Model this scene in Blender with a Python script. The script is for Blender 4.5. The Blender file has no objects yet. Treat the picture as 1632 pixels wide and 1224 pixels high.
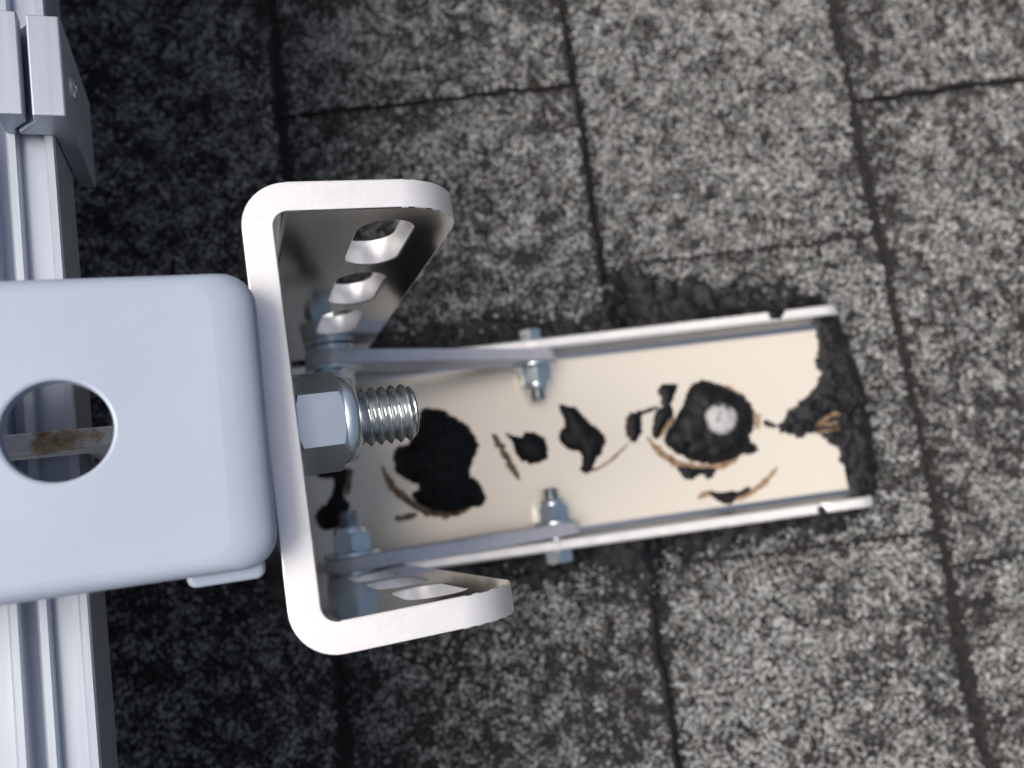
import bpy, bmesh, math, random
import numpy as np
from mathutils import Vector, Matrix, noise, geometry

random.seed(7)
rng = np.random.default_rng(7)
S = 0.001                      # everything below is written in millimetres
scene = bpy.context.scene
col = scene.collection

# ------------------------------------------------------------------ camera
CAM = (-38.91, -57.97, 412.13)
cd = bpy.data.cameras.new('camera')
cam = bpy.data.objects.new('camera', cd)
col.objects.link(cam)
R3 = Matrix(((0.9883787, 0.1201771, -0.0930858),
             (-0.1323948, 0.9814484, -0.1386744),
             (0.0746935, 0.1493869, 0.9859536)))
cam.matrix_world = Matrix.Translation(Vector(CAM) * S) @ R3.to_4x4()
cd.sensor_fit = 'HORIZONTAL'
cd.sensor_width = 36.0
cd.lens = 36.0 * 1320.0 / 1632.0
cd.clip_start = 0.005
cd.clip_end = 200.0
cd.dof.use_dof = True
cd.dof.focus_distance = 0.205
cd.dof.aperture_fstop = 11.0
scene.camera = cam

# ------------------------------------------------------------------ sky, sun
SUN_EL, SUN_AZ = math.radians(61), math.radians(-85)      # azimuth from +Y towards +X
world = bpy.data.worlds.new('World')
scene.world = world
world.use_nodes = True
wn = world.node_tree
sky = wn.nodes.new('ShaderNodeTexSky')
sky.sky_type = 'NISHITA'
sky.sun_disc = False
sky.sun_elevation = SUN_EL
sky.sun_rotation = SUN_AZ
sky.air_density = 1.0
sky.dust_density = 10.0
sky.ozone_density = 1.0
wn.links.new(sky.outputs[0], wn.nodes['Background'].inputs[0])
wn.nodes['Background'].inputs[1].default_value = 0.05
sl = bpy.data.lights.new('sun', 'SUN')
sl.energy = 1.1
sl.angle = math.radians(35)
sl.color = (1.0, 0.96, 0.91)
so = bpy.data.objects.new('sun', sl)
col.objects.link(so)
sd = Vector((math.sin(SUN_AZ) * math.cos(SUN_EL), math.cos(SUN_AZ) * math.cos(SUN_EL), math.sin(SUN_EL)))
so.rotation_euler = sd.to_track_quat('Z', 'Y').to_euler()
so.location = sd * 3
vs = scene.view_settings
vs.view_transform = 'Standard'
vs.look = 'None'
vs.gamma = 1.0
vs.exposure = 1.2

# ------------------------------------------------------------------ helpers
def tag(o, label=None, cat=None, group=None, kind=None):
    if label: o['label'] = label
    if cat: o['category'] = cat
    if group: o['group'] = group
    if kind: o['kind'] = kind
    return o

def empty(name, loc, label, cat, group=None):
    o = bpy.data.objects.new(name, None)
    o.empty_display_size = 0.01
    o.location = Vector(loc) * S
    col.objects.link(o)
    return tag(o, label, cat, group)

class MB:
    """collects vertices (world mm) and faces of one mesh"""
    def __init__(s): s.v, s.f, s.m = [], [], []
    def add(s, verts, faces, m=0):
        b = len(s.v)
        s.v += [tuple(p) for p in verts]
        s.f += [tuple(i + b for i in q) for q in faces]
        s.m += [m] * len(faces)
    def rings(s, rings, close=True, cap0=True, cap1=True, m=0):
        n = len(rings[0]); k = len(rings)
        vs = [p for r in rings for p in r]
        fs = []
        for j in range(k - 1):
            for i in range(n if close else n - 1):
                i2 = (i + 1) % n
                fs.append((j*n+i, j*n+i2, (j+1)*n+i2, (j+1)*n+i))
        if cap0: fs.append(tuple(range(n))[::-1])
        if cap1: fs.append(tuple((k-1)*n+i for i in range(n)))
        s.add(vs, fs, m)
    def prism(s, poly, fr, t0, t1, m=0):
        s.rings([[fr(a, b, t0) for a, b in poly], [fr(a, b, t1) for a, b in poly]], m=m)

def finish(o, smooth=35, bevel=None, segs=2, bangle=40):
    me = o.data
    bm = bmesh.new(); bm.from_mesh(me)
    bmesh.ops.recalc_face_normals(bm, faces=bm.faces)
    bm.to_mesh(me); bm.free()
    if smooth:
        me.polygons.foreach_set('use_smooth', [True] * len(me.polygons))
        me.set_sharp_from_angle(angle=math.radians(smooth))
    if bevel:
        b = o.modifiers.new('bevel', 'BEVEL')
        b.width = bevel * S; b.segments = segs
        b.limit_method = 'ANGLE'; b.angle_limit = math.radians(bangle)
        b.harden_normals = True
    return o

def obj(name, mb, mats, parent=None, smooth=35, bevel=None, segs=2, bangle=40, origin=None):
    me = bpy.data.meshes.new(name)
    off = Vector((0, 0, 0))
    if parent is not None: off = parent_world(parent)
    elif origin is not None: off = Vector(origin)
    vv = [((p[0]-off[0])*S, (p[1]-off[1])*S, (p[2]-off[2])*S) for p in mb.v]
    me.from_pydata(vv, [], mb.f)
    for mt in (mats if isinstance(mats, (list, tuple)) else [mats]): me.materials.append(mt)
    me.polygons.foreach_set('material_index', mb.m)
    o = bpy.data.objects.new(name, me)
    col.objects.link(o)
    if parent is not None: o.parent = parent
    elif origin is not None: o.location = off * S
    o['_'] = 0
    del o['_']
    return finish(o, smooth, bevel, segs, bangle)

def parent_world(p):
    v = Vector((0, 0, 0))
    while p is not None:
        v += Vector(p.location) / S
        p = p.parent
    return v

# leg frame: x away from the tilted leg's web, y along the rail, k = depth below the lens along the leg
XL = Vector((0.9702, 0, -0.2424)); YL = Vector((0, 1, 0)); ZL = Vector((0.2424, 0, 0.9702))
C0 = Vector(CAM)
def LF(x, y, k): return C0 + XL*x + YL*y - ZL*k
YAW = 0.026
def LG(x, y, k):                     # the leg itself is twisted a little on its bolt
    dx, dy = x - 9.4, y - 25.0
    return LF(9.4 + dx - YAW*dy, 25.0 + dy + YAW*dx, k)

def arc(cx, cy, r, a0, a1, n):
    return [(cx + r*math.cos(math.radians(a0+(a1-a0)*i/n)), cy + r*math.sin(math.radians(a0+(a1-a0)*i/n))) for i in range(n+1)]

def rrect(x0, x1, y0, y1, r, n=6):
    return (arc(x1-r, y1-r, r, 0, 90, n) + arc(x0+r, y1-r, r, 90, 180, n)
            + arc(x0+r, y0+r, r, 180, 270, n) + arc(x1-r, y0+r, r, 270, 360, n))

# ------------------------------------------------------------------ materials
def newmat(name):
    m = bpy.data.materials.new(name); m.use_nodes = True
    nt = m.node_tree
    return m, nt, nt.nodes['Principled BSDF']

def N(nt, kind, **kw):
    n = nt.nodes.new(kind)
    for k, v in kw.items():
        if k in n.inputs: n.inputs[k].default_value = v
        else: setattr(n, k, v)
    return n

def coords(nt, scale=(1, 1, 1), rot=(0, 0, 0)):
    tc = nt.nodes.new('ShaderNodeTexCoord')
    mp = nt.nodes.new('ShaderNodeMapping')
    mp.inputs['Scale'].default_value = scale
    mp.inputs['Rotation'].default_value = rot
    nt.links.new(tc.outputs['Object'], mp.inputs['Vector'])
    return mp.outputs['Vector']

def ramp(nt, src, stops):
    r = nt.nodes.new('ShaderNodeValToRGB')
    el = r.color_ramp.elements
    while len(el) < len(stops): el.new(0.5)
    for e, (p, c) in zip(el, stops):
        e.position = p; e.color = (*c, 1) if len(c) == 3 else c
    nt.links.new(src, r.inputs[0])
    return r.outputs[0]

def bump(nt, b, src, strength, dist):
    n = nt.nodes.new('ShaderNodeBump')
    n.inputs['Strength'].default_value = strength
    n.inputs['Distance'].default_value = dist * S
    nt.links.new(src, n.inputs['Height'])
    nt.links.new(n.outputs[0], b.inputs['Normal'])

def noise_tex(nt, vec, scale, detail=4, rough=0.55):
    n = N(nt, 'ShaderNodeTexNoise', Scale=scale, Detail=detail, Roughness=rough)
    nt.links.new(vec, n.inputs['Vector'])
    return n.outputs['Fac']

def metal(name, c0, c1, r0, r1, scale=(1, 1, 1), nscale=120, bstr=0.12, bdist=0.15, rot=(0, 0, 0), spots=None, metallic=1.0):
    m, nt, b = newmat(name)
    v = coords(nt, scale, rot)
    f = noise_tex(nt, v, nscale)
    c = ramp(nt, f, [(0.3, c0), (0.7, c1)])
    if spots:
        v2 = coords(nt, spots[0])
        f2 = noise_tex(nt, v2, spots[1], 5, 0.7)
        mask = ramp(nt, f2, [(spots[2], (0, 0, 0)), (spots[2] + 0.04, (1, 1, 1))])
        mx = N(nt, 'ShaderNodeMix', data_type='RGBA')
        nt.links.new(mask, mx.inputs[0]); nt.links.new(c, mx.inputs[6]); mx.inputs[7].default_value = (*spots[3], 1)
        c = mx.outputs[2]
    nt.links.new(c, b.inputs['Base Color'])
    b.inputs['Metallic'].default_value = metallic
    mr = N(nt, 'ShaderNodeMapRange'); mr.inputs[3].default_value = r0; mr.inputs[4].default_value = r1
    f3 = noise_tex(nt, v, nscale * 0.4)
    nt.links.new(f3, mr.inputs[0]); nt.links.new(mr.outputs[0], b.inputs['Roughness'])
    if bstr > 0: bump(nt, b, f, bstr, bdist)
    return m

M = {}
M['polished'] = metal('polished_aluminium', (0.66, 0.65, 0.62), (0.78, 0.77, 0.73), 0.08, 0.16, (1, 0.6, 1), 60, 0.05, 0.1,
                      spots=((1, 1, 0.35), 700, 0.655, (0.05, 0.045, 0.04)))
M['sawn'] = metal('sawn_aluminium', (0.92, 0.92, 0.94), (0.98, 0.98, 0.99), 0.4, 0.55, (1, 1, 0.15), 900, 0.16, 0.1, metallic=0.55)
M['sheet'] = metal('mill_aluminium_sheet', (0.985, 0.925, 0.79), (0.985, 0.925, 0.79), 0.2, 0.3, (0.3, 1, 1), 30, 0.0, 0.05, metallic=0.5)
M['flange'] = metal('white_coated_aluminium', (0.86, 0.86, 0.86), (0.94, 0.94, 0.94), 0.35, 0.5, (0.2, 1, 1), 200, 0.1, 0.1, metallic=0.45)
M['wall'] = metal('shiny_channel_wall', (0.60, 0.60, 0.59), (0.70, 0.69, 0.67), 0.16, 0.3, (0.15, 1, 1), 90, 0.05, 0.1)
M['strap'] = metal('dull_aluminium_strap', (0.76, 0.76, 0.81), (0.86, 0.86, 0.90), 0.45, 0.6, (1, 0.4, 1), 300, 0.2, 0.1, metallic=0.45)
M['anodised'] = metal('anodised_aluminium', (0.40, 0.45, 0.53), (0.46, 0.505, 0.58), 0.40, 0.52, (1, 0.04, 1), 700, 0.08, 0.06, metallic=0.65)
M['zinc'] = metal('zinc_plated_steel', (0.74, 0.85, 0.90), (0.86, 0.93, 0.96), 0.22, 0.36, (1, 1, 1), 160, 0.12, 0.12, metallic=0.96,
                  spots=((1, 1, 1), 300, 0.68, (0.16, 0.10, 0.07)))
M['thread'] = metal('zinc_thread', (0.40, 0.45, 0.47), (0.62, 0.66, 0.66), 0.2, 0.42, (1, 1, 1), 260, 0.2, 0.1,
                    spots=((1, 1, 1), 420, 0.66, (0.08, 0.07, 0.06)))

m, nt, b = newmat('white_powder_coat')
v = coords(nt)
f = noise_tex(nt, v, 26, 5, 0.6)
c = ramp(nt, f, [(0.3, (0.345, 0.41, 0.515)), (0.7, (0.39, 0.455, 0.56))])
fs = noise_tex(nt, v, 420, 3, 0.6)                          # dust specks
mk = ramp(nt, fs, [(0.78, (0, 0, 0)), (0.82, (1, 1, 1))])
mx = N(nt, 'ShaderNodeMix', data_type='RGBA')
nt.links.new(mk, mx.inputs[0]); nt.links.new(c, mx.inputs[6]); mx.inputs[7].default_value = (0.52, 0.54, 0.58, 1)
nt.links.new(mx.outputs[2], b.inputs['Base Color'])
mr = N(nt, 'ShaderNodeMapRange'); mr.inputs[3].default_value = 0.24; mr.inputs[4].default_value = 0.5
nt.links.new(noise_tex(nt, v, 45, 6, 0.7), mr.inputs[0]); nt.links.new(mr.outputs[0], b.inputs['Roughness'])
b.inputs['Specular IOR Level'].default_value = 0.45
bump(nt, b, noise_tex(nt, v, 60, 3), 0.05, 0.3)
M['coat'] = m

m, nt, b = newmat('stained_plate')
v = coords(nt, (1, 1, 1))
f = noise_tex(nt, v, 75, 6, 0.65)
nt.links.new(ramp(nt, f, [(0.54, (0.74, 0.73, 0.72)), (0.60, (0.52, 0.42, 0.28)), (0.70, (0.25, 0.15, 0.06))]), b.inputs['Base Color'])
b.inputs['Roughness'].default_value = 0.5
M['stained'] = m

m, nt, b = newmat('roofing_tar')
v = coords(nt, (1, 1, 1))
f = noise_tex(nt, v, 160, 6, 0.65)
nt.links.new(ramp(nt, f, [(0.3, (0.003, 0.003, 0.0035)), (0.75, (0.013, 0.0135, 0.016))]), b.inputs['Base Color'])
b.inputs['Roughness'].default_value = 0.42
b.inputs['Specular IOR Level'].default_value = 0.22
bump(nt, b, f, 0.7, 1.4)
M['tar'] = m

m, nt, b = newmat('smeared_tar')
v = coords(nt, (0.5, 1, 1), (0, 0, 0.5))
f = noise_tex(nt, v, 110, 7, 0.7)
nt.links.new(ramp(nt, f, [(0.3, (0.003, 0.003, 0.004)), (0.7, (0.018, 0.019, 0.023))]), b.inputs['Base Color'])
b.inputs['Roughness'].default_value = 0.34
b.inputs['Specular IOR Level'].default_value = 0.36
bump(nt, b, f, 1.0, 2.4)
M['smear'] = m

m, nt, b = newmat('dried_brown_residue')
v = coords(nt, (1, 1, 1))
f = noise_tex(nt, v, 260, 5, 0.7)
nt.links.new(ramp(nt, f, [(0.35, (0.10, 0.06, 0.032)), (0.65, (0.42, 0.29, 0.18))]), b.inputs['Base Color'])
b.inputs['Roughness'].default_value = 0.7
M['residue'] = m

m, nt, b = newmat('worn_white_cap')
v = coords(nt, (1, 1, 1))
f = noise_tex(nt, v, 120, 5, 0.6)
nt.links.new(ramp(nt, f, [(0.50, (0.46, 0.46, 0.48)), (0.62, (0.05, 0.05, 0.053))]), b.inputs['Base Color'])
b.inputs['Roughness'].default_value = 0.6
M['cap'] = m

m, nt, b = newmat('asphalt_shingle_base')          # bare asphalt; beyond the loose grains it carries a grain pattern
v = coords(nt)
vo = N(nt, 'ShaderNodeTexVoronoi', Scale=560.0); nt.links.new(v, vo.inputs['Vector'])
sep = N(nt, 'ShaderNodeSeparateColor'); nt.links.new(vo.outputs['Color'], sep.inputs[0])
nt.links.new(ramp(nt, sep.outputs[0], [(0.4, (0.005, 0.005, 0.005)), (0.97, (0.024, 0.022, 0.021))]), b.inputs['Base Color'])
b.inputs['Roughness'].default_value = 0.85
bump(nt, b, vo.outputs['Distance'], 0.5, 0.6)
M['asphalt'] = m

m, nt, b = newmat('ceramic_granules')
at = N(nt, 'ShaderNodeAttribute', attribute_name='grain')
nt.links.new(at.outputs['Color'], b.inputs['Base Color'])
b.inputs['Roughness'].default_value = 0.7
M['grain'] = m

m, nt, b = newmat('solar_glass')
b.inputs['Base Color'].default_value = (0.012, 0.016, 0.035, 1)
b.inputs['Roughness'].default_value = 0.08
M['glass'] = m

# ------------------------------------------------------------------ roof
deck = MB()
deck.prism([(-3000, -3000), (3000, -3000), (3000, 3000), (-3000, 3000)], lambda a, b_, t: (a, b_, t), -40, -16.5)
roof = obj('roof', deck, M['asphalt'], origin=(0, 0, -40), smooth=None)
tag(roof, kind='structure')
roof['label'] = 'grey asphalt shingle roof under the solar mount'

OCTA = np.array([(1, 0, 0), (-1, 0, 0), (0, 1, 0), (0, -1, 0), (0, 0, 1), (0, 0, -1)], float)
OTRI = np.array([(0, 2, 4), (2, 1, 4), (1, 3, 4), (3, 0, 4), (2, 0, 5), (1, 2, 5), (3, 1, 5), (0, 3, 5)])

def vnoise(x, y, scale, seed):
    """smooth value noise on arrays"""
    r = np.random.default_rng(seed); g = r.random((64, 64))
    u, w = x/scale + 31.7, y/scale + 27.3
    i, j = np.floor(u).astype(int), np.floor(w).astype(int)
    fu, fw = u - i, w - j
    fu = fu*fu*(3-2*fu); fw = fw*fw*(3-2*fw)
    i %= 64; j %= 64; i1 = (i+1) % 64; j1 = (j+1) % 64
    return (g[i, j]*(1-fu)+g[i1, j]*fu)*(1-fw) + (g[i, j1]*(1-fu)+g[i1, j1]*fu)*fw

def granules(parent, zfun, inside, box, seed, tone):
    r = np.random.default_rng(seed)
    sp = GR_SP
    xs = np.arange(box[0], box[1], sp); ys = np.arange(box[2], box[3], sp)
    gx, gy = np.meshgrid(xs, ys)
    gx = gx.ravel() + r.uniform(-0.62, 0.62, gx.size)*sp; gy = gy.ravel() + r.uniform(-0.62, 0.62, gy.size)*sp
    k = inside(gx, gy); gx, gy = gx[k], gy[k]
    # thin the cover where grains have washed away
    wear = vnoise(gx, gy, 9, seed+1)*0.55 + vnoise(gx, gy, 3.6, seed+2)*0.45
    k = (wear + r.uniform(-0.22, 0.22, gx.size)) > 0.24
    gx, gy = gx[k], gy[k]
    n = gx.size
    if n == 0: return
    rad = r.uniform(0.5, 1.2, n)*r.uniform(0.85, 1.15, n)
    # random rotations from quaternions
    q = r.normal(size=(n, 4)); q /= np.linalg.norm(q, axis=1)[:, None]
    w, x, y, z = q.T
    Rm = np.empty((n, 3, 3))
    Rm[:, 0] = np.stack([1-2*(y*y+z*z), 2*(x*y-z*w), 2*(x*z+y*w)], 1)
    Rm[:, 1] = np.stack([2*(x*y+z*w), 1-2*(x*x+z*z), 2*(y*z-x*w)], 1)
    Rm[:, 2] = np.stack([2*(x*z-y*w), 2*(y*z+x*w), 1-2*(x*x+y*y)], 1)
    base = OCTA[None] * r.uniform(0.7, 1.15, (n, 6, 1))
    P = np.einsum('nij,nkj->nki', Rm, base) * rad[:, None, None]
    P[:, :, 0] += gx[:, None]; P[:, :, 1] += gy[:, None]
    P[:, :, 2] = P[:, :, 2]*0.8 + (zfun(gx, gy) + 0.15*rad + r.uniform(0, 0.35, n))[:, None]
    off = parent_world(parent)
    P = (P - np.array(off)[None, None]) * S
    T = (OTRI[None] + (np.arange(n)*6)[:, None, None]).reshape(-1)
    me = bpy.data.meshes.new('granules')
    me.vertices.add(n*6); me.vertices.foreach_set('co', P.reshape(-1))
    me.loops.add(len(T)); me.loops.foreach_set('vertex_index', T.astype(np.int32))
    me.polygons.add(len(T)//3)
    me.polygons.foreach_set('loop_start', np.arange(0, len(T), 3, dtype=np.int32))
    me.update(calc_edges=True)
    # blend of pale, mid and black grains, gathered in clumps
    cl = vnoise(gx, gy, 5.0, seed+5)*0.5 + vnoise(gx, gy, 14, seed+6)*0.22 + (vnoise(gx, gy, 34, 4242)-0.5)*0.22 + r.random(n)*0.47 + tone
    lum = (0.022 + 0.50*np.clip((cl-0.32)/0.40, 0, 1)**1.35) * r.uniform(0.7, 1.2, n)
    c = np.stack([lum*0.945, lum*0.985, lum*1.0, np.ones(n)], 1)
    br = r.random(n) < 0.05
    c[br, 0] *= 1.08; c[br, 1] *= 0.95; c[br, 2] *= 0.86
    ca = me.color_attributes.new('grain', 'FLOAT_COLOR', 'POINT')
    ca.data.foreach_set('color', np.repeat(c, 6, axis=0).astype(np.float32).reshape(-1))
    me.materials.append(M['grain'])
    o = bpy.data.objects.new('granules', me)
    col.objects.link(o); o.parent = parent
    tag(o, kind='stuff')

GR_SP = 1.4
COURSE = [-407, -254, -101, 54, 206, 359, 512]
CUTS = {1: [-300, 90, 420], 2: [-330, 300], 3: [-330, 157, 400], 4: [-310, -101, 57, 320], 5: [-330, -121, 137, 380], 6: [-200, 30, 280]}
TIGHT = {(4, -101), (4, 57), (5, -121)}
YMIN, YMAX = -520, 520
def edge_wob(t, seed, amp):
    return amp * (noise.noise((t*0.02, seed*3.1, 0)) * 1.6 + noise.noise((t*0.11, seed*5.3, 2.0)) * 0.7 + noise.noise((t*0.45, seed, 5.0)) * 0.6)
sid = 0
for ci in range(1, 7):
    x0, x1 = COURSE[ci-1], COURSE[ci]
    ys = [YMIN] + CUTS[ci] + [YMAX]
    for j in range(len(ys)-1):
        sid += 1
        ya = ys[j] + (0.1 if (ci, ys[j]) in TIGHT else 0.8); yb = ys[j+1] - (0.1 if (ci, ys[j+1]) in TIGHT else 0.8)
        lift = random.uniform(-0.5, 0.9)
        def top(x, y, x0=x0, x1=x1, lift=lift):
            return -8.5 + 8.3*(x-x0)/(x1-x0) + lift*0.5*np.clip((x-x0)/40, 0, 1)
        poly = []
        ny = max(8, int((yb-ya)/6))
        right = [(x1 + edge_wob(ya+(yb-ya)*i/ny, sid, 2.0), ya+(yb-ya)*i/ny) for i in range(ny+1)]
        nx = 28
        topedge = [(x1-(x1-x0+18)*i/nx, yb + edge_wob(x1-(x1-x0+18)*i/nx, ci*10+j+1, 1.5)) for i in range(1, nx+1)]
        botedge = [(x0-18+(x1-x0+18)*i/nx, ya + edge_wob(x0-18+(x1-x0+18)*i/nx, ci*10+j, 1.5)) for i in range(0, nx)]
        poly = right + topedge + botedge
        mb = MB()
        mb.rings([[(a, c, top(a, c)-6.8) for a, c in poly], [(a, c, float(top(a, c))) for a, c in poly]])
        sh = obj('shingle', mb, M['asphalt'], roof, smooth=None)
        bx = (max(x0-1, -250), min(x1+1, 372), max(ya-1, -290), min(yb+1, 285))
        if bx[0] < bx[1] and bx[2] < bx[3] and x1 > -150:
            yy = np.array([p[1] for p in right]); xx = np.array([p[0] for p in right])
            tx = np.array([p[0] for p in topedge][::-1]); ty = np.array([p[1] for p in topedge][::-1])
            ex = np.array([p[0] for p in botedge]); ey = np.array([p[1] for p in botedge])
            r0 = np.random.default_rng(sid+100)
            def inside(gx, gy, yy=yy, xx=xx, tx=tx, ty=ty, ex=ex, ey=ey, r0=r0, x0=x0):
                ragged = r0.exponential(1.0, gx.size)
                return (gx > x0 + 2.2 + max(0.0, (x0+39)*0.023) + ragged*2.0) & (gx < np.interp(gy, yy, xx) - 1.2 - ragged) & (gy < np.interp(gx, tx, ty) - 0.5 - ragged*0.8) & (gy > np.interp(gx, ex, ey) + 0.5 + ragged*0.6)
            granules(sh, top, inside, bx, sid*13, random.uniform(-0.05, 0.07))

# ------------------------------------------------------------------ tar
def catmull(pts, sub=4, closed=True):
    out = []; n = len(pts)
    for i in range(n if closed else n-1):
        p0 = pts[(i-1) % n] if closed or i > 0 else pts[0]
        p1, p2 = pts[i], pts[(i+1) % n]
        p3 = pts[(i+2) % n] if closed or i+2 < n else pts[-1]
        for s_ in range(sub):
            t = s_/sub
            out.append(tuple(0.5*((2*p1[d]) + (-p0[d]+p2[d])*t + (2*p0[d]-5*p1[d]+4*p2[d]-p3[d])*t*t + (-p0[d]+3*p1[d]-3*p2[d]+p3[d])*t**3) for d in (0, 1)))
    if not closed: out.append(tuple(pts[-1]))
    return out

def blob(pts, zbase, hmax, step, rise, rough, seed, sub=4, wob=0.5, zfun=None):
    """a dab with a ragged outline whose thickness grows in from the rim"""
    out = catmull(pts, sub)
    out = [(x + wob*noise.noise((x*0.5, y*0.5, seed)) + wob*0.6*noise.noise((x*1.4, y*1.4, seed+9)),
            y + wob*noise.noise((x*0.5, y*0.5, seed+40)) + wob*0.6*noise.noise((x*1.4, y*1.4, seed+49))) for x, y in out]
    out = [(x + wob*0.55*noise.noise((x*2.9, y*2.9, seed+70)), y + wob*0.55*noise.noise((x*2.9, y*2.9, seed+80))) for x, y in out]
    A = np.array(out); B = np.roll(A, -1, 0)
    xs = np.arange(A[:, 0].min(), A[:, 0].max(), step); ys = np.arange(A[:, 1].min(), A[:, 1].max(), step)
    inner = []; dist = []
    D = B - A; L2 = (D**2).sum(1) + 1e-9
    for i, x in enumerate(xs):
        for y in ys:
            px, py = x + random.uniform(-.25, .25)*step, y + random.uniform(-.25, .25)*step
            cond = (A[:, 1] > py) != (B[:, 1] > py)
            xi = A[:, 0] + (py - A[:, 1]) / np.where(np.abs(D[:, 1]) < 1e-9, 1e-9, D[:, 1]) * D[:, 0]
            if (np.count_nonzero(cond & (px < xi)) % 2) == 0: continue
            t = np.clip(((px-A[:, 0])*D[:, 0] + (py-A[:, 1])*D[:, 1]) / L2, 0, 1)
            d = np.sqrt(((A[:, 0]+t*D[:, 0]-px)**2 + (A[:, 1]+t*D[:, 1]-py)**2).min())
            if d > step*0.45: inner.append((px, py)); dist.append(d)
    n = len(out)
    pts2 = [Vector(p) for p in out] + [Vector(p) for p in inner]
    vs_, _, fs, *_ = geometry.delaunay_2d_cdt(pts2, [(i, (i+1) % n) for i in range(n)], [], 1, 1e-4)
    mb = MB()
    verts = []
    dm = {(round(p[0], 3), round(p[1], 3)): d for p, d in zip(inner, dist)}
    for p in vs_:
        d = dm.get((round(p[0], 3), round(p[1], 3)), 0.0)
        nz = noise.noise((p[0]*0.16, p[1]*0.16, seed)) + 0.6*noise.noise((p[0]*0.42, p[1]*0.42, seed+3)) + 0.3*noise.noise((p[0]*1.1, p[1]*1.1, seed+5)) + 0.7*abs(noise.noise((p[0]*0.12+p[1]*0.3, p[1]*0.12-p[0]*0.3, seed+7)))
        h = hmax*(1-math.exp(-d/rise)) + rough*nz*min(1, d/2.0)
        if zfun and -83 < p[1] < 17 and p[0] < 163: h = min(h, 1.5)      # pressed flat under the channel
        verts.append((p[0], p[1], zbase + max(0.15, h) if d > 0 else zbase + 0.25))
    if zfun: verts = [(x, y, z + zfun(x)) for x, y, z in verts]
    mb.add(verts, fs)
    # skirt
    idx = {}
    for i, p in enumerate(vs_): idx[(round(p[0], 3), round(p[1], 3))] = i
    ring = [idx.get((round(p[0], 3), round(p[1], 3))) for p in out]
    ring = [i for i in ring if i is not None]
    lo = len(mb.v)
    mb.v += [(verts[i][0], verts[i][1], verts[i][2] - 0.6) for i in ring]
    for a in range(len(ring)):
        b_ = (a+1) % len(ring)
        mb.f.append((ring[a], ring[b_], lo+b_, lo+a)); mb.m.append(0)
    return mb

def stroke(pts, w, zbase, seed, h=0.35):
    """a ragged thin streak of dried residue"""
    c = catmull(pts, 8, closed=False); n = len(c)
    l, r, mid = [], [], []
    for i, p in enumerate(c):
        a, b_ = c[max(0, i-1)], c[min(n-1, i+1)]
        d = Vector((b_[0]-a[0], b_[1]-a[1])); d.normalize(); q = Vector((-d.y, d.x))
        taper = min(1.0, 0.25 + 4*min(i, n-1-i)/n)
        wl = w*0.62*taper*(1 + 1.1*noise.noise((i*0.5, seed, 1.0))); wr = w*0.62*taper*(1 + 1.1*noise.noise((i*0.5, seed, 7.0)))
        l.append((p[0]+q.x*wl, p[1]+q.y*wl, zbase+0.08)); r.append((p[0]-q.x*wr, p[1]-q.y*wr, zbase+0.08)); mid.append((p[0], p[1], zbase+h))
    mb = MB()
    mb.rings([l, mid, r, [(p[0], p[1], zbase-0.1) for p in mid]], close=False, cap0=False, cap1=False)
    return mb

DAB_A = [(-46.3, -7.8), (-37.3, -9.3), (-31.7, -12.7), (-24.8, -18.9), (-21.7, -24.7), (-21.3, -30.1), (-24.7, -36.5), (-27.1, -43.0), (-23.6, -45.7), (-20.8, -52.8), (-22.2, -57.9), (-32.1, -58.8), (-40.4, -59.2), (-50.4, -55.6), (-56.3, -48.8), (-52.3, -46.4), (-54.2, -43.2), (-61.8, -37.7), (-62.7, -33.0), (-62.1, -27.1), (-59.5, -24.4), (-54.9, -23.5), (-49.4, -15.1)]
DAB_B = [(-7.0, -24.4), (-4.1, -26.0), (-0.3, -27.0), (3.9, -25.7), (8.2, -26.7), (11.8, -29.4), (13.1, -34.9), (11.3, -39.5), (7.0, -41.5), (2.3, -40.9), (-1.4, -38.7), (-3.7, -33.1), (-4.9, -29.0)]
DAB_C = [(21.6, -14.2), (28.9, -16.4), (35.0, -23.9), (41.1, -30.9), (41.7, -36.3), (37.7, -42.0), (34.5, -45.1), (33.1, -48.4), (27.0, -48.1), (29.0, -43.5), (28.3, -39.0), (21.7, -35.5), (18.9, -29.9), (23.4, -23.3), (21.8, -18.7)]
DAB_D = [(54.9, -23.7), (60.6, -22.2), (69.0, -20.8), (71.3, -20.8), (69.7, -22.4), (62.5, -24.7), (61.1, -30.8), (58.3, -36.7), (54.0, -35.7), (52.9, -30.6)]
DAB_E = [(72.2, -12.3), (78.1, -10.5), (82.9, -11.6), (80.2, -16.9), (78.0, -22.1), (78.2, -26.6), (72.8, -31.4), (69.3, -36.3), (66.5, -36.4), (66.6, -30.6), (69.5, -23.7), (73.3, -19.7)]
DAB_F = [(89.7, -12.6), (95.6, -10.8), (103.6, -13.0), (111.1, -18.0), (116.8, -22.4), (119.4, -29.1), (118.4, -37.1), (115.0, -43.0), (118.8, -48.0), (116.5, -50.4), (110.0, -50.4), (104.1, -52.4), (93.9, -52.8), (85.1, -50.8), (76.9, -45.3), (71.5, -39.2), (73.3, -34.1), (77.7, -29.3), (83.4, -22.8), (86.1, -17.7)]
DAB_G = [(76.7, -51.9), (83.8, -53.3), (95.3, -55.7), (90.8, -60.4), (88.5, -57.9), (85.8, -58.0), (81.0, -59.1), (77.7, -56.9)]
DAB_I = [(90.0, -66.4), (102.3, -68.0), (110.9, -66.5), (108.2, -70.2), (98.5, -73.8), (92.2, -70.1)]
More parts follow.
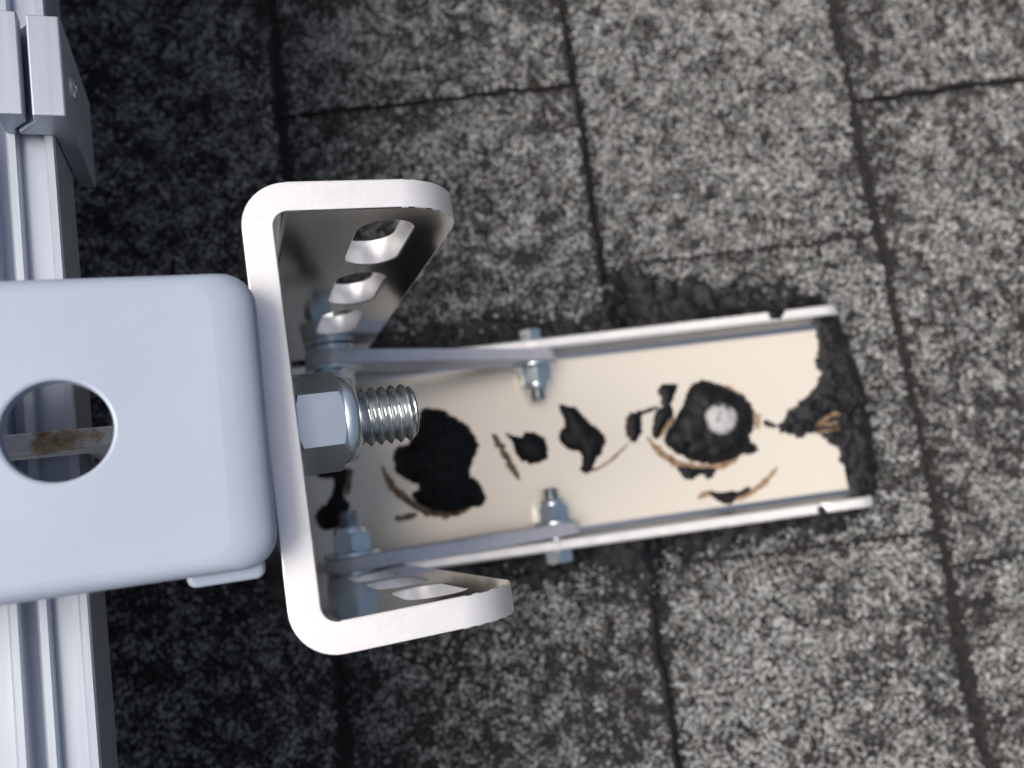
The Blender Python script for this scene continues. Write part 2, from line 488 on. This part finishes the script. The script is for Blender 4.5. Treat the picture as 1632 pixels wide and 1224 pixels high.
DAB_J = [(-101.1, -31.8), (-90.0, -31.7), (-85.3, -32.4), (-86.3, -38.2), (-88.3, -43.1), (-86.1, -50.8), (-91.4, -58.9), (-100.1, -59.2), (-103.1, -52.2), (-95.1, -45.2), (-92.7, -36.6), (-97.7, -34.8)]
END = [(160.6, 14.0), (159.1, 1.0), (155.9, -8.0), (157.2, -13.7), (153.5, -20.6), (147.9, -25.4), (140.7, -28.2), (134.8, -34.8), (129.8, -36.8), (125.7, -33.6), (121.6, -28.1), (121.6, -33.1), (123.2, -36.9), (129.1, -40.4), (131.3, -43.8), (136.1, -43.1), (140.7, -45.9), (148.9, -44.7), (153.7, -48.9), (159.3, -54.2), (159.3, -61.4), (163.6, -65.5), (161.8, -72.4), (161.7, -79.5), (171.0, -79.9), (178.3, -67.4), (179.1, -54.0), (180.0, -40.4), (179.0, -21.9), (176.5, -5.7), (173.2, 6.8), (171.4, 12.7)]
SEAL = [(-77.8, 26.2), (-51.6, 36.0), (-32.3, 37.7), (-13.3, 36.1), (9.8, 39.4), (25.4, 33.6), (45.1, 34.0), (54.4, 47.1), (59.9, 54.9), (72.0, 57.0), (87.6, 49.4), (104.5, 48.9), (116.9, 41.7), (143.7, 38.4), (163.0, 30.7), (175.1, 21.4), (181.1, -4.7), (183.6, -31.8), (181.7, -57.8), (178.9, -80.1), (173.5, -89.6), (151.9, -97.1), (125.7, -95.8), (102.1, -99.7), (82.8, -98.6), (62.7, -103.5), (55.9, -116.2), (49.5, -116.8), (43.6, -103.8), (28.6, -98.7), (12.6, -101.0), (-9.1, -100.4), (-48.5, -96.9), (-89.9, -89.6)]
RES_A = [(-68.7, -33.0), (-65.3, -42.4), (-59.4, -49.9), (-50.6, -57.0), (-39.7, -60.1), (-29.1, -59.2)]
RES_A2 = [(-65.6, -58.9), (-60.5, -59.0), (-54.4, -58.3)]
RES_B = [(-13.5, -24.0), (-10.4, -30.5), (-7.1, -38.8), (-3.2, -48.5)]
RES_C = [(30.8, -48.9), (36.8, -47.6), (44.6, -43.8), (53.8, -37.0)]
RES_F1 = [(102.7, -15.2), (108.4, -17.2), (112.9, -21.0), (116.6, -23.7)]
RES_F2 = [(120.1, -30.1), (120.9, -33.8), (119.9, -39.1)]
RES_F3 = [(63.1, -35.5), (68.2, -43.3), (76.1, -50.3), (87.3, -54.2), (97.3, -54.6), (106.8, -52.7)]
RES_F4 = [(67.9, -36.5), (71.6, -33.0), (78.9, -27.6)]
RES_H = [(149.0, -41.4), (154.3, -38.5), (159.5, -36.4), (162.6, -37.2)]
RES_H2 = [(150.0, -41.1), (157.6, -41.2), (163.3, -40.8)]
RES_I = [(100.2, -72.2), (108.9, -70.3), (118.0, -66.1), (127.1, -58.7)]
RES_I2 = [(83.8, -68.7), (88.5, -67.2), (92.6, -67.4)]
RES_J = [(-84.1, -31.8), (-85.5, -37.6), (-86.6, -44.8)]

FZ = 5.0          # top of the channel base
seal = empty('tar_seal', (60, -33, 0), 'black roofing tar smeared around the edges of the aluminium channel', 'sealant')
def roof_z(x):
    for a, c in zip(COURSE, COURSE[1:]):
        if a <= x < c:
            z = -8.5 + 8.3*(x-a)/(c-a)
            return z + max(0, 8.0*(1-(x-a)/12.0))
    return 0
obj('smear', blob(SEAL, 0.3, 2.4, 1.9, 5.0, 2.6, 3, sub=6, wob=3.8, zfun=roof_z), M['smear'], seal)
sm = [o_ for o_ in seal.children][0]
SP = np.array(catmull(SEAL, 4)); SQ = np.roll(SP, -1, 0)
def stuck(gx, gy):
    """grains pressed into the tar, mostly near its rim and well outside the channel"""
    ins = np.zeros(gx.size, bool); dmin = np.full(gx.size, 1e9)
    for p, q in zip(SP, SQ):
        cr = (p[1] > gy) != (q[1] > gy)
        ins ^= cr & (gx < p[0] + (gy-p[1])/((q[1]-p[1]) or 1e-9)*(q[0]-p[0]))
        d = q-p; t = np.clip(((gx-p[0])*d[0]+(gy-p[1])*d[1])/(d@d+1e-9), 0, 1)
        dmin = np.minimum(dmin, np.hypot(p[0]+t*d[0]-gx, p[1]+t*d[1]-gy))
    rr = np.random.default_rng(5).random(gx.size)
    return ins & ((gy > 19) | (gy < -86) | (gx > 184)) & (rr < np.exp(-dmin/5.0)*0.75*(0.2+vnoise(gx, gy, 8, 91)))
granules(sm, lambda gx, gy: np.array([roof_z(x) for x in gx]) + 1.6, stuck, (-90, 190, -120, 64), 777, 0.0)
obj('overlap', blob(END, FZ-0.5, 3.4, 1.3, 3.5, 2.6, 8, sub=7, wob=1.6), M['smear'], seal)
for k_, (x, y, rx, ry) in enumerate([(133, 15.9, 5, 2.6), (125, 19, 9, 4), (138, -82.5, 2.0, 2.6), (110, 20.0, 16, 3.0), (152, 20.5, 10, 3.0)]):
    pts = [(x+rx*math.cos(a*math.pi/5)*random.uniform(.7, 1.2), y+ry*math.sin(a*math.pi/5)*random.uniform(.7, 1.2)) for a in range(10)]
    zb = 21.8 if k_ in (0, 2) else 16.0
    obj('fleck', blob(pts, zb, 2.2 if k_ in (0, 2) else 5.0, 0.9, 1.5, 0.5, 20+k_, wob=0.6), M['tar'], seal)
for n_, (R_, w_, z_) in enumerate([(RES_H, 1.5, 8.7), (RES_H2, 1.2, 8.7), ([(x-2, y-3) for x, y in RES_H2], 0.9, 8.6)]):
    obj('residue', stroke(R_, w_, z_, 60+n_, 0.7), M['residue'], seal)

def dab(pts, h, label, seed, res=(), step=1.3, rough=0.6, wob=1.0):
    cx_ = sum(p[0] for p in pts)/len(pts); cy_ = sum(p[1] for p in pts)/len(pts)
    e = empty('tar_dab', (cx_, cy_, FZ), label, 'sealant', 'tar dabs on the channel base')
    obj('tar', blob(pts, FZ, h, step, 3.2, rough, seed, sub=7, wob=wob), M['tar'], e)
    for i, (R_, w_) in enumerate(res):
        obj('residue', stroke(R_, w_, FZ, seed*7+i), M['residue'], e)
    return e
dab(DAB_A, 6.5, 'largest lumpy black tar dab, just beyond the big threaded bolt end', 11, [(RES_A, 3.0), (RES_A2, 2.4)], rough=1.2)
dab(DAB_B, 4.0, 'small round black tar dab with a short tail beside a brown streak', 12, [(RES_B, 2.8)], rough=0.4)
dab(DAB_C, 3.6, 'leaf shaped black tar dab in the middle of the channel base', 13, [(RES_C, 1.0)], rough=0.5)
dab(DAB_D, 2.2, 'small black tar smudge between leaf shaped dab and ringed dab', 14)
dab(DAB_E, 2.4, 'narrow black tar smudge touching the left rim of the ringed dab', 15)
dab(DAB_F, 5.0, 'large round black tar dab holding the white worn screw cap, ringed in brown', 16, [(RES_F1, 3.4), (RES_F2, 2.2), (RES_F3, 3.0), (RES_F4, 2.6)], rough=0.9)
dab(DAB_G, 1.6, 'small ragged tar patch just below the brown ring', 17)
dab(DAB_I, 1.4, 'thin black tar streak with brown tail near the lower flange', 18, [(RES_I, 2.2), (RES_I2, 2.4)])
dab(DAB_J, 3.0, 'black tar dab partly hidden under the big hex nut', 19, [(RES_J, 3.0)])

# worn screw cap bedded in the ringed dab
cap = MB()
ring_ = []
for (r_, z_) in [(0.3, 14.2), (3.5, 14.1), (6.0, 13.4), (7.4, 12.2), (8.0, 10.6), (8.0, 7.5)]:
    ring_.append([(100.6 + r_*math.cos(a*math.pi/18)*(1+0.05*math.sin(a*0.9)), -31.5 + r_*math.sin(a*math.pi/18), z_ + 0.3*noise.noise((r_, a*0.3, 4))) for a in range(36)])
cap.rings(ring_)
scr = empty('screw_cap', (100.6, -31.5, 7.5), 'worn white screw cap bedded in the large ringed tar dab', 'screw')
obj('washer', cap, M['cap'], scr, smooth=50)
hx = MB()
hx.prism(arc(100.2, -31.2, 3.6, 15, 315, 5), lambda a, b_, t: (a, b_, t), 13.4, 15.2)
obj('head', hx, M['cap'], scr, bevel=0.6)

# ------------------------------------------------------------------ channel on the roof
ch = empty('mounting_channel', (30, -33, 1.0), 'cream aluminium U channel fixed flat on the shingles with tar', 'bracket')
X0, X1 = -112.0, 163.5
mb = MB(); mb.prism([(X0, -80.5), (X1-2, -80.5), (X1-2, 14.2), (X0, 14.2)], lambda a, b_, t: (a, b_, t), 1.2, FZ)
obj('base', mb, M['sheet'], ch, bevel=0.4)
def flange(y_in, y_out, nick, seed):
    s_ = 1 if y_out > y_in else -1
    mb = MB(); rings = []
    xs = list(np.arange(X0, X1+2, 2.2))
    for x in xs:
        top = 22.0 + 0.25*noise.noise((x*0.2, seed, 0))
        wv = 0.35*noise.noise((x*0.35, seed, 3)) if x > 60 else 0
        if nick and abs(x-nick) < 2.4: top -= 2.4*(1-abs(x-nick)/2.4); wv += 1.2*(1-abs(x-nick)/2.4)
        if x > X1-3: top -= (x-X1+3)*0.6
        yo = y_out - s_*wv
        fil = 4.0                       # inner fillet at the foot
        pr = [(yo, 1.0), (yo, top-1.2), (yo-s_*1.0, top-0.2), (y_in+s_*1.2, top), (y_in+s_*0.2, top-0.9), (y_in, FZ+fil)]
        pr += [(y_in - s_*fil*(1-math.cos(a)), FZ + 0.03 + fil*(1-math.sin(a))) for a in (math.radians(20), math.radians(40), math.radians(60), math.radians(80), math.radians(90))]
        pr += [(y_in - s_*fil, FZ-1.0), (y_in+s_*0.5, 1.0)]
        rings.append([(x, y, z) for y, z in pr])
    mb.rings(rings)
    npf = len(rings[0])
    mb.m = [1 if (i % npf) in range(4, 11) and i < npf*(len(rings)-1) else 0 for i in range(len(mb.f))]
    return obj('flange', mb, [M['flange'], M['wall']], ch, smooth=40)
flange(12.2, 17.4, None, 1)
flange(-78.4, -83.6, 139, 2)

# ------------------------------------------------------------------ bolts
def hexnut(ax, t0, t1, af, rot=0, ch0=True, ch1=True, seg=8):
    """hex prism along ax(t, a, b) with turned chamfers on its ends"""
    n = 6*seg; rc = af/2*1.0
    def hr(th):
        w = (th - math.radians(rot)) % (math.pi/3) - math.pi/6
        return af/2/math.cos(w)
    R = []
    for (t, s_, c) in ((t0, 1, ch0), (t1, -1, ch1)):
        outer, cap_ = [], []
        for i in range(n):
            th = math.radians(rot) + math.pi*2*i/n
            r = hr(th)
            dt = (r-rc)*0.6*(1 if t1 > t0 else -1) if c else 0
            outer.append(ax(t + s_*dt, r*math.cos(th), r*math.sin(th)))
            cr = rc*0.985
            cap_.append(ax(t - (0.0), cr*math.cos(th), cr*math.sin(th)))
        R.append((cap_, outer))
    mb = MB()
    mb.rings([R[0][0], R[0][1], R[1][1], R[1][0]])
    return mb

def lathe(ax, prof, seg=40):
    mb = MB()
    mb.rings([[ax(t, r*math.cos(2*math.pi*i/seg), r*math.sin(2*math.pi*i/seg)) for i in range(seg)] for t, r in prof])
    return mb

def thread(ax, t0, t1, r, pitch, depth, seg=40):
    """helical thread from t0 to the free end t1"""
    n = int(abs(t1-t0)/pitch*10); sg = 1 if t1 > t0 else -1; rings = []
    for j in range(n+1):
        u = abs(t1-t0)*j/n; ring = []
        for i in range(seg):
            ph = ((u/pitch) - i/seg) % 1.0
            tri = 1-abs(2*ph-1)
            hgt = min(1.0, max(0.0, tri*1.12-0.04))
            rr = r - depth*(1-hgt)
            end = abs(t1-t0)-u
            rr = min(rr, r - depth*1.1 + max(0, end)*0.9)
            ring.append(ax(t0+sg*u, rr*math.cos(2*math.pi*i/seg), rr*math.sin(2*math.pi*i/seg)))
        rings.append(ring)
    mb = MB(); mb.rings(rings)
    return mb

def cross_bolt(x, z, head, washer, nut0, nut1, tip, af, r, label, rot, spacer=None, hs=1.0):
    """bolt lying along Y; all arguments are y positions"""
    ax = lambda t, a, b_: (x+a, t, z+b_)
    s_ = 1 if tip > nut0 else -1
    e = empty('hex_bolt', (x, head[0], z), label, 'bolt', 'zinc bolts holding the straps')
    obj('head', hexnut(ax, head[0], head[1], af*hs, rot+4), M['zinc'], e)
    obj('shank', lathe(ax, [(head[0], r*0.93), (nut0, r*0.93)], 24), M['thread'], e)
    obj('washer', lathe(ax, [(washer[0], r*1.1), (washer[0], af*0.78), (washer[1], af*0.78), (washer[1], r*1.1)], 36), M['zinc'], e, bevel=0.25)
    c = nut1 - s_*(abs(nut1-nut0)*0.28)
    nu = obj('nut', hexnut(ax, nut0, c, af, rot), M['zinc'], e)
    obj('collar', lathe(ax, [(c-s_*0.2, af*0.46), (c+s_*0.6, af*0.465), (nut1-s_*0.8, af*0.44), (nut1, af*0.38), (nut1, r*0.9)], 36), M['zinc'], nu, smooth=50)
    obj('threaded_end', thread(ax, c, tip, r, 1.5, 0.75, 28), M['thread'], e, smooth=50)
    if spacer:
        obj('spacer', lathe(ax, [(spacer[0], r), (spacer[0], af*0.72), (spacer[1], af*0.72), (spacer[1], r)], 36), M['zinc'], e)
    return e

BX, BZ = 10.5, 14.5              # strap to channel
PX, PZ = -79.6, 67.7             # strap to leg
cross_bolt(BX, BZ, (17.8, 23.2), (6.3, 4.8), 4.8, -6.5, -11.5, 13.5, 3.9, 'zinc bolt through the upper flange of the roof channel', 27, hs=0.74)
cross_bolt(BX-0.5, BZ, (-84.0, -89.4), (-71.3, -69.8), -69.8, -59.5, -54.5, 13.5, 3.9, 'zinc bolt through the lower flange of the roof channel', 33, hs=0.9)
cross_bolt(PX, PZ, (23.0, 28.5), (6.3, 4.7), 4.7, -5.5, -9.0, 14.5, 3.9, 'zinc bolt joining the upper strap to the leg, behind the big nut', 5, spacer=(12.1, 14.6))
cross_bolt(PX, PZ, (-86.0, -91.5), (-71.3, -69.6), -69.6, -59.0, -53.0, 14.5, 3.9, 'zinc bolt joining the lower strap to the leg, below the big nut', 22, spacer=(-77.2, -77.7))

# ------------------------------------------------------------------ straps
def strap(y0, y1, label):
    d = Vector((BX-PX, BZ-PZ)); L = d.length; d.normalize(); q = Vector((-d.y, d.x)); w = 11.0
    poly = [(L+a, b_) for a, b_ in arc(0, 0, w, -90, 90, 14)] + arc(0, 0, w, 90, 270, 14)
    mb = MB()
    mb.prism(poly, lambda a, b_, t: (PX+d.x*a+q.x*b_, t, PZ+d.y*a+q.y*b_), y0, y1)
    o = obj('strap', mb, M['strap'], bevel=0.5, origin=((PX+BX)/2, (y0+y1)/2, BZ))
    return tag(o, label, 'strap', 'flat link straps between leg and channel')
strap(6.4, 12.0, 'flat aluminium link strap above the big threaded bolt, along the upper flange')
strap(-77.1, -71.4, 'flat aluminium link strap below the big threaded bolt, along the lower flange')

# ------------------------------------------------------------------ slotted leg
def temp(mb):
    me = bpy.data.meshes.new('temp'); me.from_pydata(mb.v, [], mb.f)
    bm = bmesh.new(); bm.from_mesh(me); bmesh.ops.recalc_face_normals(bm, faces=bm.faces); bm.to_mesh(me); bm.free()
    o = bpy.data.objects.new('temp', me); col.objects.link(o); return o
ident = lambda a, b_, t: (a, b_, t)
W0, W1, YA, YB, XR, TH = 8.0, 15.2, -28.0, 79.5, 62.5, 7.4
u = []
u += [(80, YB)] + arc(W0+11, YB-11, 11, 90, 180, 10) + arc(W0+11, YA+11, 11, 180, 270, 10) + [(80, YA), (80, YA+TH)]
u += arc(W1+3.6, YA+TH+3.6, 3.6, 270, 180, 8) + arc(W1+3.6, YB-TH-3.6, 3.6, 180, 90, 8) + [(80, YB-TH)]
ub = MB(); ub.prism(u, ident, -380, -170)
ox = temp(ub)
K0, K1 = 187.5, 366.0
sil = [(-5, -K0)] + [(-5, -K1)] + arc(XR-14, -K1+14, 14, 270, 360, 10) + arc(XR-17, -K0-17, 17, 0, 90, 16)
xz = lambda a, b_, t: (a, t, b_)
sb = MB(); sb.prism(sil, xz, -60, 120)
oc = temp(sb)
slots = MB()
for kc in (214.0, 258.0, 302.0):
    r_ = 7.4; h_ = 10.6
    pl = arc(44, -kc+h_, r_, 0, 180, 12) + arc(44, -kc-h_, r_, 180, 360, 12)
    slots.prism(pl, xz, -60, 20); slots.prism(pl, xz, 40, 120)
hole_ = arc(44, -344, 4.4, 0, 345, 23)
slots.prism(hole_, xz, -60, 20); slots.prism(hole_, xz, 40, 120)
os_ = temp(slots)
for tool, op in ((oc, 'INTERSECT'), (os_, 'DIFFERENCE')):
    md = ox.modifiers.new('b', 'BOOLEAN'); md.object = tool; md.operation = op; md.solver = 'EXACT'
dg = bpy.context.evaluated_depsgraph_get()
lm = bpy.data.meshes.new_from_object(ox.evaluated_get(dg))
for t_ in (ox, oc, os_): bpy.data.objects.remove(t_)
lb = MB()
lb.v = [tuple(LG(v.co.x, v.co.y, -v.co.z)) for v in lm.vertices]
for p in lm.polygons:
    n_ = p.normal; c_ = p.center
    raw = abs(n_.z) > 0.3 or (abs(n_.x) > 0.5 and abs(n_.y) < 0.3 and c_.x > 30)
    lb.f.append(tuple(p.vertices)); lb.m.append(1 if raw else 0)
leg = obj('slotted_leg', lb, [M['polished'], M['sawn']], origin=LF(36, 25, 366), smooth=30, bevel=0.55, segs=3, bangle=50)
tag(leg, 'shiny aluminium U shaped leg with three slots in each side', 'bracket')

# ------------------------------------------------------------------ big bolt through the leg's web
YBOLT, KBOLT = 24.6, 205.0
def axb(t, a, b_): return LG(t, YBOLT + a, KBOLT - b_)
bb = empty('big_bolt', axb(-6, 0, 0), 'big zinc plated bolt with hex lock nut inside the slotted leg', 'bolt')
nu = obj('nut', hexnut(axb, 15.3, 26.6, 21.4, 63), M['zinc'], bb)
obj('collar', lathe(axb, [(26.2, 10.2), (27.0, 10.7), (29.0, 10.5), (30.0, 9.9), (30.4, 9.0), (30.4, 6.4)], 60), M['zinc'], nu, smooth=60)
obj('threaded_end', thread(axb, 16, 45.0, 7.3, 2.5, 1.25, 72), M['thread'], bb, smooth=60)
obj('head', hexnut(axb, 3.6, -5.5, 22.0, 20), M['zinc'], bb)
obj('shank', lathe(axb, [(-5, 6.9), (16, 6.9)], 40), M['zinc'], bb)

# ------------------------------------------------------------------ hollow white beam on the left
bm_ = empty('support_beam', LF(-60, 24, 225.5), 'pale blue white hollow beam end with a round hole, bolted to the leg', 'beam')
BXR, BYA, BYB, KT, KB = 8.2, -6.5, 55.3, 175.0, 225.4
HX, HY, HR = -30.1, 24.5, 9.7
SIDE = [-14.0, -9.0, -6.0]                   # where the shallow side lips run out into the deep end wall
def outline(x1, y0, y1, r, xl=-190.0, n=8):
    return (arc(x1-r, y1-r, r, 0, 90, n) + [(x, y1) for x in SIDE[::-1]] + [(xl, y1), (xl, y0)]
            + [(x, y0) for x in SIDE] + arc(x1-r, y0+r, r, 270, 360, n))
def ring(ix, iy, k, r):
    return outline(BXR-ix, BYA+iy, BYB-iy, max(0.6, r)), k
def kbot(x):
    return 188.0 if x < -13 else (191.0 if x < -8.5 else KB)
rings_ = []
for a in range(0, 91, 15):
    c_, s_ = 1-math.cos(math.radians(90-a)), 1-math.sin(math.radians(a))
    # a = 0: side wall top, a = 90: flat top
    pts, k = ring(9.0*(1-math.cos(math.radians(a))), 3.4*(1-math.cos(math.radians(a))), KT + 4.2*(1-math.sin(math.radians(a))), 7.0-2.5*(1-math.cos(math.radians(a))))
    rings_.append([LF(x, y, k) for x, y in pts])
rings_.insert(0, [LF(x, y, kbot(x)) for x, y in ring(0, 0, 0, 7.0)[0]])
last = ring(9.0, 3.4, 0, 4.5)[0]
beam = MB()
beam.rings(rings_, cap0=False, cap1=False)
# flat top as a fan of triangles between the outline and the hole (one plane)
NH = 64
hole = [(HX+(HR+0.7)*math.cos(2*math.pi*i/NH), HY+(HR+0.7)*math.sin(2*math.pi*i/NH)) for i in range(NH)]
def plate(mb, outer, hole, k):
    P = [Vector(p) for p in outer] + [Vector(p) for p in hole]
    no, nh = len(outer), len(hole)
    E = [(i, (i+1) % no) for i in range(no)] + [(no+i, no+(i+1) % nh) for i in range(nh)]
    vv, _, ff, *_ = geometry.delaunay_2d_cdt(P, E, [], 1, 1e-4)
    keep = []
    for t in ff:
        if all(math.hypot(vv[i][0]-HX, vv[i][1]-HY) < HR+1.0 for i in t): continue
        keep.append(t)
    mb.add([LF(p[0], p[1], k) for p in vv], keep)
plate(beam, last, hole, KT)
def circ(r): return [(HX+r*math.cos(2*math.pi*i/NH), HY+r*math.sin(2*math.pi*i/NH)) for i in range(NH)]
beam.rings([[LF(x, y, k) for x, y in circ(r)] for r, k in ((HR+0.7, KT), (HR+0.2, KT+0.2), (HR, KT+0.7), (HR, KT+3.6))], cap0=False, cap1=False)
inner = outline(BXR-4.0, BYA+4.0, BYB-4.0, 3.5, -186.0)
plate(beam, inner, circ(HR), KT+3.6)
beam.rings([[LF(x, y, KT+3.6) for x, y in inner], [LF(x, y, kbot(x)) for x, y in inner], [LF(x, y, kbot(x)) for x, y in ring(0, 0, 0, 7.0)[0]]], cap0=False, cap1=False)
o = obj('shell', beam, M['coat'], bm_, smooth=None)
bmx = bmesh.new(); bmx.from_mesh(o.data); bmesh.ops.remove_doubles(bmx, verts=bmx.verts, dist=0.00002); bmesh.ops.recalc_face_normals(bmx, faces=bmx.faces); bmx.to_mesh(o.data); bmx.free()
o.data.polygons.foreach_set('use_smooth', [True]*len(o.data.polygons)); o.data.set_sharp_from_angle(angle=math.radians(32))
for p in o.data.polygons:
    if abs(p.normal.dot(ZL)) > 0.9995: p.use_smooth = False
rb = MB()
rb.prism([(-70, -211), (-18, -211), (-18, -246), (-32.5, -246), (-32.5, -225.3), (-70, -225.3)], lambda a, b_, t: LF(a, t, -b_), 25.2, 29.6)
o = obj('rib', rb, M['stained'], bm_, bevel=0.4)
o['label'] = 'plate edge with rusty brown stain seen through the round hole'
lp = MB()
lp.prism(rrect(-10, 5.5, -8.9, -4, 2.0), lambda a, b_, t: LF(a, b_, t), 184.5, 191)
obj('lip', lp, M['coat'], bm_, bevel=1.2, segs=3)

# ------------------------------------------------------------------ rail and its clamp
RY0, RY1 = -330.0, 420.0
def RF(x, y, k): return LF(x - 0.0125*(y-50), y, k)
prof = [(-34.9, 226.6), (-35.4, 226.1), (-36.9, 226.1), (-37.5, 226.8), (-37.7, 228.6), (-43.2, 228.6), (-43.4, 226.8), (-44.0, 226.1), (-45.6, 226.1), (-46.2, 226.8),
        (-46.5, 232), (-49.2, 232), (-49.5, 226.8), (-50.1, 226.1), (-51.6, 226.1), (-52.2, 226.8), (-52.5, 228.6), (-58.0, 228.6), (-58.2, 226.8), (-58.8, 226.1),
        (-60.4, 226.1), (-61, 226.8), (-61, 252), (-34.9, 252)]
mb = MB(); mb.rings([[RF(x, y, k) for x, k in prof] for y in (RY0, RY1)])
rail = obj('rail', mb, M['anodised'], origin=LF(-48, 45, 252), smooth=40)
tag(rail, 'grooved silver aluminium rail passing under the pale beam', 'rail')

ck = empty('rail_clamp', RF(-36, 122, 260), 'grey aluminium clamp hooked over the side of the rail', 'clamp')
mb = MB()
hook = [(-37.8, -215), (-30.4, -215), (-30.0, -216), (-29.9, -260), (-34.4, -260), (-34.6, -252), (-34.8, -225.9), (-42.6, -225.9), (-42.6, -224.2), (-38.2, -219)]
mb.prism(hook, lambda a, b_, t: RF(a, t, -b_), 108.5, 135.5)
obj('hook', mb, M['anodised'], ck, bevel=0.5)
mb = MB()
mb.prism([(-46, -215.5), (-39.9, -215.5), (-39.9, -219.5), (-43.4, -224), (-43.4, -226), (-46, -226)], lambda a, b_, t: RF(a, t, -b_), 109, 136.5)
obj('jaw', mb, M['anodised'], ck, bevel=0.4)
axs = lambda t, a, b_: RF(t, 121 + a, 224.5 + b_)
obj('screw', lathe(axs, [(-31, 3.0), (-29.4, 3.0), (-28.9, 2.5), (-28.8, 1.4), (-29.3, 1.2), (-29.4, 0.2)], 28), M['zinc'], ck, smooth=40)

# ------------------------------------------------------------------ unseen solar panel beyond the left edge, added to shade the roof's left side
PXR = -62.0
pn = empty('unseen_solar_panel', LF(PXR-400, 100, 262), 'dark framed solar panel added out of view beside the rail to shade the roof', 'solar panel')
def box(x0, x1, y0, y1, k0, k1):
    mb = MB(); mb.prism([(x0, y0), (x1, y0), (x1, y1), (x0, y1)], lambda a, b_, t: LF(a, b_, t), k0, k1); return mb
PT, PB = 227.0, 262.0
obj('laminate', box(PXR-990, PXR-8, -742, 892, PT+1, PT+7), M['glass'], pn, smooth=None)
obj('frame_bar', box(PXR-8, PXR, -750, 900, PT, PB), M['anodised'], pn, bevel=0.6)
obj('frame_bar', box(PXR-998, PXR-990, -750, 900, PT, PB), M['anodised'], pn, bevel=0.6)
obj('frame_bar', box(PXR-990, PXR-8, -750, -742, PT, PB), M['anodised'], pn, bevel=0.6)
obj('frame_bar', box(PXR-990, PXR-8, 892, 900, PT, PB), M['anodised'], pn, bevel=0.6)
